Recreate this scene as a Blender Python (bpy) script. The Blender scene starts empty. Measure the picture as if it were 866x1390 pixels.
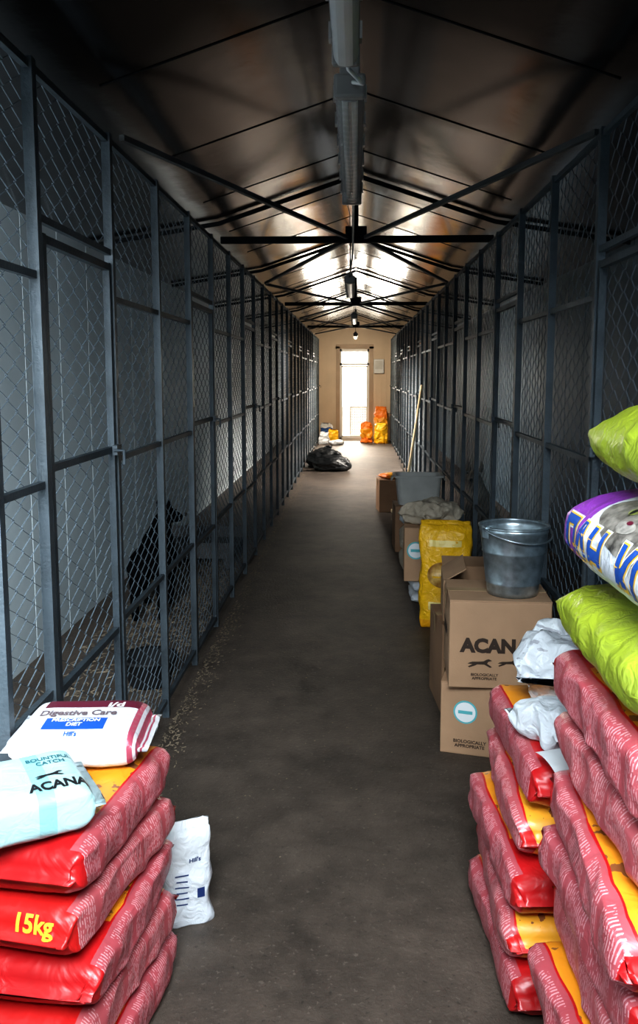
import bpy, bmesh, math, random
from mathutils import Vector, Matrix, Euler, noise
from mathutils.bvhtree import BVHTree
PI = math.pi
C = bpy.context.scene.collection
random.seed(5)
ORD = ['first','second','third','fourth','fifth','sixth','seventh','eighth','ninth','tenth','eleventh','twelfth','thirteenth','fourteenth','fifteenth','sixteenth','seventeenth','eighteenth','nineteenth','twentieth']

# ------------------------------------------------------------------ camera
FPX = 1150.0
CAMZ = 1.6
cam = bpy.data.cameras.new('camera'); camo = bpy.data.objects.new('camera', cam); C.objects.link(camo)
cam.sensor_fit = 'AUTO'; cam.sensor_width = 36; cam.lens = 36*FPX/1390; cam.shift_y = -45/1390; cam.clip_start = .02; cam.clip_end = 300
yaw = math.atan(49/FPX); pit = math.atan(142/FPX)
camo.location = (0,0,CAMZ); camo.rotation_euler = (PI/2-pit, 0, yaw)
bpy.context.scene.camera = camo

# ------------------------------------------------------------------ materials
def nn(nt, t, **kw):
    n = nt.nodes.new(t)
    for k, v in kw.items(): setattr(n, k, v)
    return n
def base(name):
    m = bpy.data.materials.new(name); m.use_nodes = True
    nt = m.node_tree; b = nt.nodes['Principled BSDF']
    return m, nt, b
def c4(c): return (c[0], c[1], c[2], 1)
def mat(name, c, rough=.6, metal=0, var=.25, scale=8, bump=0, bscale=60, c2=None, detail=6, spec=.5):
    m, nt, b = base(name)
    tc = nn(nt, 'ShaderNodeTexCoord'); no = nn(nt, 'ShaderNodeTexNoise')
    no.inputs['Scale'].default_value = scale; no.inputs['Detail'].default_value = detail
    nt.links.new(tc.outputs['Object'], no.inputs['Vector'])
    r = nn(nt, 'ShaderNodeValToRGB')
    r.color_ramp.elements[0].position = .3; r.color_ramp.elements[1].position = .7
    r.color_ramp.elements[0].color = c4([x*(1-var) for x in c])
    r.color_ramp.elements[1].color = c4(c2) if c2 else c4([min(1, x*(1+var)) for x in c])
    nt.links.new(no.outputs['Fac'], r.inputs['Fac']); nt.links.new(r.outputs['Color'], b.inputs['Base Color'])
    b.inputs['Roughness'].default_value = rough; b.inputs['Metallic'].default_value = metal
    b.inputs['Specular IOR Level'].default_value = spec
    if bump:
        n2 = nn(nt, 'ShaderNodeTexNoise'); n2.inputs['Scale'].default_value = bscale; n2.inputs['Detail'].default_value = 5
        nt.links.new(tc.outputs['Object'], n2.inputs['Vector'])
        bp = nn(nt, 'ShaderNodeBump'); bp.inputs['Strength'].default_value = bump; bp.inputs['Distance'].default_value = .02
        nt.links.new(n2.outputs['Fac'], bp.inputs['Height']); nt.links.new(bp.outputs['Normal'], b.inputs['Normal'])
    return m
def math_n(nt, op, a, b=None):
    n = nn(nt, 'ShaderNodeMath', operation=op)
    for i, x in enumerate((a, b)):
        if x is None: continue
        if isinstance(x, (int, float)): n.inputs[i].default_value = x
        else: nt.links.new(x, n.inputs[i])
    return n.outputs[0]
def mixc(nt, f, a, b):
    n = nn(nt, 'ShaderNodeMix', data_type='RGBA')
    if isinstance(f, (int, float)): n.inputs[0].default_value = f
    else: nt.links.new(f, n.inputs[0])
    for i, x in ((6, a), (7, b)):
        if isinstance(x, (tuple, list)): n.inputs[i].default_value = c4(x)
        else: nt.links.new(x, n.inputs[i])
    return n.outputs[2]
def bag_bump(nt, b, tc, s=.35, scale=22):
    n2 = nn(nt, 'ShaderNodeTexNoise'); n2.inputs['Scale'].default_value = scale; n2.inputs['Detail'].default_value = 3; n2.inputs['Distortion'].default_value = 1.2
    nt.links.new(tc.outputs['Object'], n2.inputs['Vector'])
    bp = nn(nt, 'ShaderNodeBump'); bp.inputs['Strength'].default_value = s; bp.inputs['Distance'].default_value = .02
    nt.links.new(n2.outputs['Fac'], bp.inputs['Height']); nt.links.new(bp.outputs['Normal'], b.inputs['Normal'])
def red_bag_mat(name, red, pink, txt, orange):
    m, nt, b = base(name)
    tc = nn(nt, 'ShaderNodeTexCoord')
    s = nn(nt, 'ShaderNodeSeparateXYZ'); nt.links.new(tc.outputs['UV'], s.inputs[0]); u, v = s.outputs[0], s.outputs[1]
    so = nn(nt, 'ShaderNodeSeparateXYZ'); nt.links.new(tc.outputs['Object'], so.inputs[0])
    sn = math_n(nt, 'ABSOLUTE', math_n(nt, 'SINE', math_n(nt, 'MULTIPLY', v, 2*PI)))
    side = math_n(nt, 'LESS_THAN', sn, .78)
    a = math_n(nt, 'MULTIPLY', math_n(nt, 'GREATER_THAN', u, .085), math_n(nt, 'LESS_THAN', u, .955))
    fr = math_n(nt, 'FRACT', math_n(nt, 'MULTIPLY', u, 5.0))
    col = math_n(nt, 'MULTIPLY', math_n(nt, 'GREATER_THAN', fr, .09), math_n(nt, 'LESS_THAN', fr, .93))
    panel = math_n(nt, 'MULTIPLY', side, a)
    rows = math_n(nt, 'GREATER_THAN', math_n(nt, 'SINE', math_n(nt, 'MULTIPLY', so.outputs[0], 2*PI/.0074)), .25)
    mp = nn(nt, 'ShaderNodeMapping'); mp.inputs['Scale'].default_value = (135,125,125); nt.links.new(tc.outputs['Object'], mp.inputs['Vector'])
    no = nn(nt, 'ShaderNodeTexNoise'); no.inputs['Scale'].default_value = 1.0; no.inputs['Detail'].default_value = 1
    nt.links.new(mp.outputs[0], no.inputs['Vector'])
    inner = math_n(nt, 'MULTIPLY', math_n(nt, 'LESS_THAN', sn, .66), col)
    text = math_n(nt, 'MULTIPLY', inner, math_n(nt, 'MULTIPLY', rows, math_n(nt, 'GREATER_THAN', no.outputs['Fac'], .45)))
    n3 = nn(nt, 'ShaderNodeTexNoise'); n3.inputs['Scale'].default_value = 14; n3.inputs['Detail'].default_value = 4
    nt.links.new(tc.outputs['Object'], n3.inputs['Vector'])
    pc = mixc(nt, text, pink, txt)
    redc = mixc(nt, n3.outputs['Fac'], [x*.8 for x in red], [x*1.25 for x in red])
    top = math_n(nt, 'MULTIPLY', math_n(nt, 'GREATER_THAN', sn, .82), math_n(nt, 'MULTIPLY', math_n(nt, 'GREATER_THAN', u, .30), math_n(nt, 'LESS_THAN', u, .98)))
    oc = mixc(nt, math_n(nt, 'GREATER_THAN', n3.outputs['Fac'], .60), orange, (.26, .09, .03))
    c1 = mixc(nt, top, redc, oc)
    c2 = mixc(nt, panel, c1, pc)
    nt.links.new(c2, b.inputs['Base Color']); b.inputs['Roughness'].default_value = .36
    bag_bump(nt, b, tc, .35, 9)
    return m
def band_mat(name, stops, rough=.45, axis=0, var=.12, bump=.35, metal=0, marks=None, mscale=30, mth=.62):
    m, nt, b = base(name)
    tc = nn(nt, 'ShaderNodeTexCoord'); s = nn(nt, 'ShaderNodeSeparateXYZ'); nt.links.new(tc.outputs['UV'], s.inputs[0])
    r = nn(nt, 'ShaderNodeValToRGB'); r.color_ramp.interpolation = 'CONSTANT'
    el = r.color_ramp.elements
    while len(el) < len(stops): el.new(.5)
    for e, (p, c) in zip(el, stops): e.position = p
    for e, (p, c) in zip(el, stops): e.position = p; e.color = c4(c)
    nt.links.new(s.outputs[axis], r.inputs['Fac'])
    n3 = nn(nt, 'ShaderNodeTexNoise'); n3.inputs['Scale'].default_value = 12; n3.inputs['Detail'].default_value = 4
    nt.links.new(tc.outputs['Object'], n3.inputs['Vector'])
    k = math_n(nt, 'ADD', math_n(nt, 'MULTIPLY', n3.outputs['Fac'], 2*var), 1-var)
    mul = nn(nt, 'ShaderNodeVectorMath', operation='SCALE'); nt.links.new(r.outputs['Color'], mul.inputs[0]); nt.links.new(k, mul.inputs['Scale'])
    out = mul.outputs[0]
    if marks:
        mp = nn(nt, 'ShaderNodeMapping'); mp.inputs['Scale'].default_value = (mscale, mscale*.35, mscale); nt.links.new(tc.outputs['Object'], mp.inputs['Vector'])
        n4 = nn(nt, 'ShaderNodeTexNoise'); n4.inputs['Scale'].default_value = 1; n4.inputs['Detail'].default_value = 1
        nt.links.new(mp.outputs[0], n4.inputs['Vector'])
        out = mixc(nt, math_n(nt, 'GREATER_THAN', n4.outputs['Fac'], mth), out, marks)
    nt.links.new(out, b.inputs['Base Color']); b.inputs['Roughness'].default_value = rough; b.inputs['Metallic'].default_value = metal
    if bump: bag_bump(nt, b, tc, bump)
    return m

M = {}
M['steel'] = mat('galvanised_steel', (.055,.070,.082), .5, .2, .4, 5, .15, 90)
M['gate_steel'] = mat('gate_steel', (.042,.055,.066), .5, .2, .4, 6, .15, 90)
M['wire'] = mat('galvanised_wire', (.12,.15,.175), .5, .3, .3, 3)
M['truss'] = mat('dark_roof_steel', (.010,.011,.012), .8, .0, .3, 4, spec=.05)
M['brace'] = mat('grey_brace_steel', (.085,.085,.085), .6, .2, .3, 4)
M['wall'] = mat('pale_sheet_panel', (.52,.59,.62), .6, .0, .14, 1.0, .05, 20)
M['wall_shaded'] = mat('shaded_sheet_panel', (.065,.105,.14), .5, .0, .15, 1.3, .05, 20)  # same sheet as the left wall, the right side's shade put into its colour
M['beige'] = mat('beige_siding', (.56,.43,.30), .5, 0, .08, 2)
M['brown_trim'] = mat('brown_door_trim', (.36,.25,.16), .5, 0, .1, 3)
M['white_frame'] = mat('white_door_frame', (.66,.64,.60), .4, 0, .04, 3)
M['card'] = mat('brown_cardboard', (.42,.25,.145), .8, 0, .12, 4, .05, 150)
M['card2'] = mat('dark_cardboard', (.28,.155,.085), .8, 0, .15, 4, .05, 150)
M['ink'] = mat('black_ink', (.012,.012,.014), .5, 0, .1, 8)
M['brown_ink'] = mat('dark_brown_ink', (.035,.018,.010), .6, 0, .1, 8)
M['blue_ink'] = mat('blue_ink', (.012,.08,.38), .4, 0, .1, 8)
M['navy_ink'] = mat('navy_ink', (.012,.03,.12), .4, 0, .1, 8)
M['white_ink'] = mat('white_ink', (.80,.80,.80), .4, 0, .03, 8)
M['grey_ink'] = mat('grey_ink', (.14,.10,.11), .5, 0, .1, 8)
M['yellow_ink'] = mat('yellow_ink', (.90,.52,.05), .4, 0, .1, 8)
M['pale_yellow_ink'] = mat('pale_yellow_ink', (.88,.66,.22), .4, 0, .1, 8)
M['maroon'] = mat('maroon_ink', (.12,.012,.03), .4, 0, .1, 8)
M['teal'] = mat('teal_ink', (.10,.42,.45), .4, 0, .08, 8)
M['teal_dark'] = mat('dark_teal_ink', (.02,.14,.17), .4, 0, .08, 8)
M['green_ink'] = mat('olive_green_ink', (.30,.33,.08), .3, 0, .1, 8)
M['pale_fur'] = mat('printed_pale_fur', (.30,.27,.24), .4, 0, .4, 60)
M['amber_print'] = mat('printed_amber_shape', (.42,.17,.02), .4, 0, .35, 18, c2=(.82,.52,.16))
M['fur_print'] = mat('printed_tabby_fur', (.045,.038,.033), .4, 0, .5, 40, c2=(.34,.30,.26))
M['tape'] = mat('clear_tape', (.45,.30,.17), .25, 0, .1, 6)
M['galv'] = mat('galvanised_bucket', (.42,.48,.51), .33, .85, .3, 30, .04, 25)
M['black_plastic'] = mat('black_plastic', (.008,.009,.010), .42, 0, .3, 8, .5, 14)
M['black_rubber'] = mat('black_rubber', (.012,.012,.013), .6, 0, .2, 8, spec=.2)
M['white_plastic'] = mat('white_plastic', (.55,.55,.54), .4, 0, .06, 8)
M['lamp_shell'] = mat('aged_lamp_shell', (.34,.335,.33), .4, 0, .08, 8)
M['grey_plastic'] = mat('grey_plastic', (.46,.45,.42), .45, 0, .1, 8)
M['lamp_housing'] = mat('grey_lamp_housing', (.16,.155,.15), .5, 0, .1, 8)
M['paper'] = mat('white_paper', (.66,.66,.67), .7, 0, .06, 8, .3, 18)
M['wood'] = mat('broom_wood', (.90,.70,.42), .6, 0, .1, 12)
M['dark_wood'] = mat('dark_board', (.04,.038,.037), .8, 0, .3, 6)
M['straw'] = mat('straw', (.27,.21,.145), .9, 0, .4, 30)
M['black_fur'] = mat('black_fur', (.003,.003,.0035), .9, 0, .3, 14, spec=.02)
M['tan_fur'] = mat('tan_fur', (.26,.17,.10), .8, 0, .5, 6, .4, 90, c2=(.55,.48,.40))
M['eye'] = mat('dark_eye', (.01,.008,.006), .1)
M['lime'] = band_mat('lime_bag_plastic', [(0,(.30,.37,.030)),(.5,(.33,.40,.030))], .35, 0, .08, .45)
M['purple'] = band_mat('purple_white_bag_plastic', [(0,(.64,.65,.69)),(.67,(.27,.05,.40)),(.93,(.20,.035,.32))], .35, 0, .08, .3)
M['white_bag'] = band_mat('white_bag_plastic', [(0,(.64,.65,.68)),(.86,(.36,.06,.10)),(.90,(.60,.57,.59)),(.92,(.36,.06,.10)),(.935,(.62,.60,.61)),(.95,(.36,.06,.10)),(.965,(.62,.60,.61))], .4, 0, .05, .25)
M['teal_bag'] = band_mat('teal_white_bag_plastic', [(0,(.64,.69,.70)),(.34,(.42,.61,.61)),(.60,(.28,.54,.55)),(.70,(.42,.61,.61)),(.93,(.5,.65,.67))], .4, 0, .06, .25)
M['plain_white'] = band_mat('plain_white_bag_plastic', [(0,(.60,.62,.65)),(.6,(.62,.64,.66))], .45, 0, .06, .5)
M['printed_white'] = band_mat('printed_white_bag_plastic', [(0,(.62,.64,.67)),(.6,(.64,.66,.68))], .38, 0, .06, .5, marks=(.34,.34,.37), mscale=60, mth=.64)
M['yellow'] = band_mat('yellow_bag_plastic', [(0,(.80,.34,.008)),(.12,(.88,.47,.010)),(.93,(.82,.44,.015))], .34, 0, .1, .6)
M['orange'] = band_mat('orange_bag_plastic', [(0,(.80,.18,.01)),(.3,(.80,.34,.02)),(.7,(.80,.20,.01))], .4, 0, .1, .4)
M['kraft'] = band_mat('kraft_paper_sack', [(0,(.46,.38,.29)),(.5,(.52,.44,.34))], .8, 0, .12, .5)
M['navy'] = band_mat('navy_bag_plastic', [(0,(.02,.05,.16)),(.5,(.03,.09,.28)),(.8,(.6,.6,.6))], .4, 0, .1, .4)
M['red'] = red_bag_mat('red_sack_plastic', (.47,.010,.012), (.43,.078,.093), (.64,.30,.32), (.80,.29,.02))
M['red2'] = red_bag_mat('red_sack_plastic_two', (.52,.013,.012), (.46,.092,.104), (.66,.33,.34), (.82,.36,.03))

def floor_mat():
    m, nt, b = base('dirty_dark_floor')
    tc = nn(nt, 'ShaderNodeTexCoord')
    def noi(sc, det, ro=.6):
        n = nn(nt, 'ShaderNodeTexNoise'); n.inputs['Scale'].default_value = sc; n.inputs['Detail'].default_value = det; n.inputs['Roughness'].default_value = ro
        nt.links.new(tc.outputs['Object'], n.inputs['Vector']); return n.outputs['Fac']
    big, mid, fine = noi(1.3, 8, .7), noi(7, 8, .7), noi(60, 6)
    f = math_n(nt, 'ADD', math_n(nt, 'MULTIPLY', big, .6), math_n(nt, 'MULTIPLY', mid, .4))
    r = nn(nt, 'ShaderNodeValToRGB'); r.color_ramp.elements[0].position = .38; r.color_ramp.elements[1].position = .64
    r.color_ramp.elements[0].color = (.034,.025,.019,1); r.color_ramp.elements[1].color = (.108,.080,.062,1)
    nt.links.new(f, r.inputs['Fac'])
    sp = math_n(nt, 'GREATER_THAN', fine, .63)
    c = mixc(nt, math_n(nt, 'MULTIPLY', sp, .6), r.outputs['Color'], (.15,.118,.094))
    dk = math_n(nt, 'LESS_THAN', fine, .36)
    c = mixc(nt, math_n(nt, 'MULTIPLY', dk, .6), c, (.018,.014,.011))
    nt.links.new(c, b.inputs['Base Color'])
    b.inputs['Roughness'].default_value = .6
    bp = nn(nt, 'ShaderNodeBump'); bp.inputs['Strength'].default_value = .4; bp.inputs['Distance'].default_value = .012
    nt.links.new(math_n(nt, 'ADD', fine, mid), bp.inputs['Height']); nt.links.new(bp.outputs['Normal'], b.inputs['Normal'])
    return m
M['floor'] = floor_mat()
M['roof'] = mat('grey_metal_roof_sheet', (.128,.120,.122), .15, 1.0, .15, 1.2, .08, 4)
M['ground'] = mat('pale_yard_ground', (.6,.57,.5), .9, 0, .1, 2)
def clear_mat(name, col, mixf, rough):
    m = bpy.data.materials.new(name); m.use_nodes = True; nt = m.node_tree; nt.nodes.clear()
    o = nn(nt, 'ShaderNodeOutputMaterial'); t = nn(nt, 'ShaderNodeBsdfTransparent'); g = nn(nt, 'ShaderNodeBsdfPrincipled'); mx = nn(nt, 'ShaderNodeMixShader')
    t.inputs[0].default_value = (.95,.96,.96,1); g.inputs['Base Color'].default_value = c4(col); g.inputs['Roughness'].default_value = rough
    tc = nn(nt, 'ShaderNodeTexCoord'); w = nn(nt, 'ShaderNodeTexWave'); w.bands_direction = 'Y'; w.inputs['Scale'].default_value = 20
    nt.links.new(tc.outputs['Object'], w.inputs['Vector'])
    mx.inputs[0].default_value = mixf
    nt.links.new(t.outputs[0], mx.inputs[1]); nt.links.new(g.outputs[0], mx.inputs[2]); nt.links.new(mx.outputs[0], o.inputs[0])
    return m
M['diffuser'] = clear_mat('clear_ribbed_diffuser', (.36,.35,.34), .5, .2)
M['glass'] = clear_mat('door_glass', (.8,.8,.8), .08, .05)

# ------------------------------------------------------------------ mesh helpers
def bx(bm, c, s, rot=None):
    mtx = Matrix.Translation(c) @ (rot.to_4x4() if rot else Matrix()) @ Matrix.Diagonal((s[0], s[1], s[2], 1))
    bmesh.ops.create_cube(bm, size=1, matrix=mtx)
def beam(bm, p0, p1, w, h):
    p0, p1 = Vector(p0), Vector(p1); d = p1-p0; L = d.length; z = d.normalized()
    up = Vector((0,0,1)) if abs(z.z) < .95 else Vector((0,1,0))
    x = up.cross(z).normalized(); y = z.cross(x)
    R = Matrix((x, y, z)).transposed()
    bx(bm, (p0+p1)/2, (w, h, L), R)
def tube(bm, pts, r, n=8, cap=True):
    pts = [Vector(p) for p in pts]; rings = []
    for i, p in enumerate(pts):
        d = (pts[min(i+1, len(pts)-1)]-pts[max(i-1, 0)]).normalized()
        up = Vector((0,0,1)) if abs(d.z) < .95 else Vector((1,0,0))
        x = up.cross(d).normalized(); y = d.cross(x)
        rr = r[i] if isinstance(r, (list, tuple)) else r
        rings.append([bm.verts.new(p+rr*(math.cos(2*PI*k/n)*x+math.sin(2*PI*k/n)*y)) for k in range(n)])
    for a, b in zip(rings, rings[1:]):
        for k in range(n): bm.faces.new((a[k], a[(k+1) % n], b[(k+1) % n], b[k]))
    if cap: bm.faces.new(rings[0][::-1]); bm.faces.new(rings[-1])
def lathe(bm, prof, n=40, c=(0,0,0)):
    rings = []
    for r, z in prof:
        if r < 1e-5: rings.append([bm.verts.new((c[0], c[1], c[2]+z))])
        else: rings.append([bm.verts.new((c[0]+r*math.cos(2*PI*k/n), c[1]+r*math.sin(2*PI*k/n), c[2]+z)) for k in range(n)])
    for a, b in zip(rings, rings[1:]):
        for k in range(n):
            if len(a) == 1 and len(b) == 1: continue
            if len(a) == 1: bm.faces.new((a[0], b[(k+1) % n], b[k]))
            elif len(b) == 1: bm.faces.new((a[k], a[(k+1) % n], b[0]))
            else: bm.faces.new((a[k], a[(k+1) % n], b[(k+1) % n], b[k]))
def link(name, me, m, parent=None, loc=(0,0,0), rot=(0,0,0), smooth=False, bevel=0):
    o = bpy.data.objects.new(name, me); C.objects.link(o)
    if m and not me.materials: me.materials.append(m)
    if smooth: me.polygons.foreach_set('use_smooth', [True]*len(me.polygons))
    o.parent = parent; o.location = loc; o.rotation_euler = rot
    if bevel:
        b = o.modifiers.new('bevel', 'BEVEL'); b.width = bevel; b.segments = 2; b.limit_method = 'ANGLE'
    return o
def obj(name, bm, m, parent=None, loc=(0,0,0), rot=(0,0,0), smooth=False, bevel=0):
    bmesh.ops.recalc_face_normals(bm, faces=bm.faces)
    me = bpy.data.meshes.new(name); bm.to_mesh(me); bm.free()
    return link(name, me, m, parent, loc, rot, smooth, bevel)
def tag(o, label, cat, group=None):
    o['label'] = label; o['category'] = cat
    if group: o['group'] = group
    return o
def thing(name, label, cat, loc=(0,0,0), rot=(0,0,0), group=None):
    o = bpy.data.objects.new(name, None); C.objects.link(o); o.empty_display_size = .1
    o.location = loc; o.rotation_euler = rot
    return tag(o, label, cat, group)
def struct(o): o['kind'] = 'structure'; return o

# 2-D print shapes and projection onto a surface
def text2d(s, size, bold=.0, align='CENTER', shear=0, tall=1.0):
    cu = bpy.data.curves.new('t', 'FONT'); cu.body = s; cu.size = size; cu.align_x = align; cu.align_y = 'CENTER'; cu.offset = bold; cu.resolution_u = 3; cu.shear = shear
    o = bpy.data.objects.new('t', cu); C.objects.link(o)
    dg = bpy.context.evaluated_depsgraph_get(); dg.update()
    me = bpy.data.meshes.new_from_object(o.evaluated_get(dg))
    bm = bmesh.new(); bm.from_mesh(me)
    bpy.data.objects.remove(o); bpy.data.curves.remove(cu); bpy.data.meshes.remove(me)
    for v in bm.verts: v.co.y *= tall
    return bm
def rect2d(w, h):
    bm = bmesh.new(); vs = [bm.verts.new(p) for p in ((-w/2,-h/2,0),(w/2,-h/2,0),(w/2,h/2,0),(-w/2,h/2,0))]; bm.faces.new(vs); return bm
def disc2d(r, ry=None, n=28, c=(0,0)):
    bm = bmesh.new(); ry = ry or r
    bm.faces.new([bm.verts.new((c[0]+r*math.cos(2*PI*k/n), c[1]+ry*math.sin(2*PI*k/n), 0)) for k in range(n)]); return bm
def poly2d(pts):
    bm = bmesh.new(); bm.faces.new([bm.verts.new((x, y, 0)) for x, y in pts]); return bm
def decal(host, bm, mtx, m, name='printed_text', cut=.02, eps=.0012):
    """lay a flat print on a host mesh: mtx = plane in host coordinates, cast along the plane's -Z"""
    hb = bmesh.new(); hb.from_mesh(host.data); tree = BVHTree.FromBMesh(hb); hb.free()
    bmesh.ops.triangulate(bm, faces=bm.faces)
    if cut:
        xs = [v.co.x for v in bm.verts]; ys = [v.co.y for v in bm.verts]
        for ax, lo, hi in ((0, min(xs), max(xs)), (1, min(ys), max(ys))):
            k = lo+cut
            while k < hi:
                co = Vector((0,0,0)); co[ax] = k; no = Vector((0,0,0)); no[ax] = 1
                bmesh.ops.bisect_plane(bm, geom=bm.verts[:]+bm.edges[:]+bm.faces[:], plane_co=co, plane_no=no)
                k += cut
    d = -(mtx.to_3x3() @ Vector((0,0,1))); dead = []
    for v in bm.verts:
        p = mtx @ v.co; h = tree.ray_cast(p, d)
        if h[0] is None: dead.append(v)
        else: v.co = h[0]-d*eps
    if dead: bmesh.ops.delete(bm, geom=dead, context='VERTS')
    me = bpy.data.meshes.new(name); bm.to_mesh(me); bm.free()
    return link(name, me, m, host)
def plane_mtx(o, x, y):
    x = Vector(x).normalized(); z = x.cross(Vector(y)).normalized(); y = z.cross(x)
    r = Matrix((x, y, z)).transposed().to_4x4(); r.translation = Vector(o); return r

# ------------------------------------------------------------------ bags
def sg(a, e): return math.copysign(abs(a)**e, a)
def bag_mesh(L, W, H, seed=0, n=3.2, flat=6, wr=.06, ns=44, nt=48, flap=.022, block=False, lump=0, upright=False, crush=0):
    bm = bmesh.new(); uvl = bm.loops.layers.uv.new('UVMap')
    rows = []; Lb = L-2*flap
    sp = [-1+2*i/ns for i in range(ns+1)]
    sp = [.35*s+.65*math.sin(PI/2*s) for s in sp]
    rings = [(s, s*Lb/2, False) for s in sp]
    if not block: rings = [(-1, -Lb/2-flap, True)]+rings
    rings = rings+[(1, Lb/2+flap, True)]
    sd = Vector((seed*7.31, seed*3.17, seed*1.93))
    for s, x, fl in rings:
        if block and s < 0: prof = max(1-abs(s)**24, 0)**.5; prof = max(prof, .55)
        else: prof = max(1-abs(s)**flat, 0)**.5
        h = H/2*max(prof, .03); w = W/2*(.95+.05*prof); ring = []
        for k in range(nt):
            t = 2*PI*k/nt; c, q = math.cos(t), math.sin(t)
            y = w*sg(c, 2/n); z = h*sg(q, 2/n)
            p = Vector((x, y, z))
            a = abs(noise.noise(p*8+sd))+.6*abs(noise.noise(Vector((x*6, y*26, z*26))+sd))
            f = 1-wr*a-(1-prof)*.14*abs(math.cos(4*t+seed+s*2))
            yy, zz = y*f, z*f
            if lump:
                yy += lump*noise.noise(p*5+sd); zz += lump*.6*noise.noise(p*6-sd)
            xx = x+(.006*noise.noise(Vector((t*2, s*3, seed))) if abs(s) > .97 else 0)
            if crush:
                q3 = noise.noise_vector(p*9+sd)*crush+noise.noise_vector(p*22-sd)*crush*.5
                rd = 1-abs(noise.noise(p*16+sd*2))*2
                xx += q3.x; yy += q3.y; zz += q3.z+rd*crush*.3
            ring.append(bm.verts.new((xx, yy, zz)))
        rows.append(ring)
    nr = len(rows)
    for i in range(nr-1):
        for k in range(nt):
            f = bm.faces.new((rows[i][k], rows[i+1][k], rows[i+1][(k+1) % nt], rows[i][(k+1) % nt]))
            us = (rings[i][1]/L+.5, rings[i+1][1]/L+.5)
            for lp, (uu, vv) in zip(f.loops, ((us[0], k/nt), (us[1], k/nt), (us[1], (k+1)/nt), (us[0], (k+1)/nt))): lp[uvl].uv = (uu, vv)
    bm.faces.new(rows[0]); bm.faces.new(rows[-1][::-1])
    bmesh.ops.recalc_face_normals(bm, faces=bm.faces)
    if upright: bmesh.ops.transform(bm, matrix=Matrix.Rotation(-PI/2, 4, 'Y'), verts=bm.verts)
    if crush:
        zmin = min(v.co.z for v in bm.verts)
        for v in bm.verts: v.co.z = max(v.co.z, zmin+.02)
    zmin = min(v.co.z for v in bm.verts)
    bmesh.ops.translate(bm, vec=(0,0,-zmin), verts=bm.verts)
    me = bpy.data.meshes.new('bag'); bm.to_mesh(me); bm.free()
    me.polygons.foreach_set('use_smooth', [True]*len(me.polygons))
    return me
def top_of(me): return max(v.co.z for v in me.vertices)
def bag(name, me, m, label, loc, rot=(0,0,0), cat='bag', group=None):
    o = link(name, me, m, None, loc, rot)
    return tag(o, label, cat, group)

# ------------------------------------------------------------------ setting
YB, YE = -1.0, 20.6
XW = 1.8
def roof_z(x):
    x = abs(x)
    return 2.90-.33*x if x < .9 else 2.603-.16*(x-.9)
bm = bmesh.new(); bx(bm, (0,(YB+YE)/2,-.05), (2*XW+.1, YE-YB, .1)); struct(obj('floor', bm, M['floor']))
bm = bmesh.new(); bx(bm, (0, 32, -.08), (30, 22.6, .1)); struct(obj('ground', bm, M['ground']))
def sheet_wall(x, sgn):
    bm = bmesh.new(); y = YB; prof = []
    while y < YE:
        for dy, dx in ((0,0),(.545,0),(.549,-.005),(.556,-.005)): prof.append((min(y+dy, YE), dx))
        y += .56
    prev = None
    for yy, dx in prof:
        a = bm.verts.new((x+sgn*dx, yy, 0)); b = bm.verts.new((x+sgn*dx, yy, 2.47))
        if prev: bm.faces.new((prev[0], a, b, prev[1]))
        prev = (a, b)
    return bm
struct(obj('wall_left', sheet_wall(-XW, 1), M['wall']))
struct(obj('wall_right', sheet_wall(XW, -1), M['wall_shaded']))
# roof sheets with thin seams
bm = bmesh.new()
xs = [-XW-.05,-1.6,-1.35,-1.1,-.9,-.75,-.6,-.45,-.3,-.15,0,.15,.3,.45,.6,.75,.9,1.1,1.35,1.6,XW+.05]
ysn = []; y = YB
while y < YE+.3:
    for k in range(8): ysn.append((y+1.02*k/8, .0035*math.sin(PI*k/8)))
    y += 1.02
rows = [[bm.verts.new((x, yy, roof_z(x)+b*(1 if abs(x) > .05 else .3))) for x in xs] for yy, b in ysn]
for a, b in zip(rows, rows[1:]):
    for k in range(len(xs)-1): bm.faces.new((a[k], a[k+1], b[k+1], b[k]))
for f in bm.faces: f.smooth = True
struct(obj('ceiling', bm, M['roof']))
bm = bmesh.new(); y = YB+1.02
while y < YE:
    for s in (-1, 1): beam(bm, (0, y, roof_z(0)-.001), (s*.9, y, roof_z(.9)-.001), .008, .004)
    y += 1.02
struct(obj('trim_2', bm, M['truss']))
# end wall
DX0, DX1, DZ = -.37, .33, 2.2
bm = bmesh.new(); t = .08
def siding(x0, x1, z0, z1):
    bx(bm, ((x0+x1)/2, YE+t/2, (z0+z1)/2), (x1-x0, t, z1-z0))
    x = x0+.05
    while x < x1-.02:
        bx(bm, (x, YE-.006, (z0+z1)/2), (.018, .016, z1-z0)); x += .12
siding(-XW, DX0, 0, 2.95); siding(DX1, XW, 0, 2.95); siding(DX0, DX1, DZ, 2.95)
struct(obj('wall_back', bm, M['beige']))
bm = bmesh.new()
for x in (DX0+.02, DX1-.02): bx(bm, (x, YE+.03, DZ/2), (.04, .1, DZ))
bx(bm, (0-.02, YE+.03, DZ-.03), (DX1-DX0, .1, .06)); bx(bm, (-.02, YE+.03, 1.84), (DX1-DX0, .1, .05)); bx(bm, (-.02, YE+.03, .04), (DX1-DX0, .1, .08))
door = struct(obj('door_1', bm, M['white_frame']))
bm = bmesh.new(); bx(bm, (-.02, YE+.05, 2.0), (DX1-DX0-.08, .006, .28)); obj('pane', bm, M['glass'], door)
bm = bmesh.new()
for x in (DX0+.05, DX1-.05): bx(bm, (x, YE+.05, .94), (.025, .04, 1.74))
for z in (.10, 1.79): bx(bm, (-.02, YE+.05, z), (DX1-DX0-.08, .04, .035))
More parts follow.
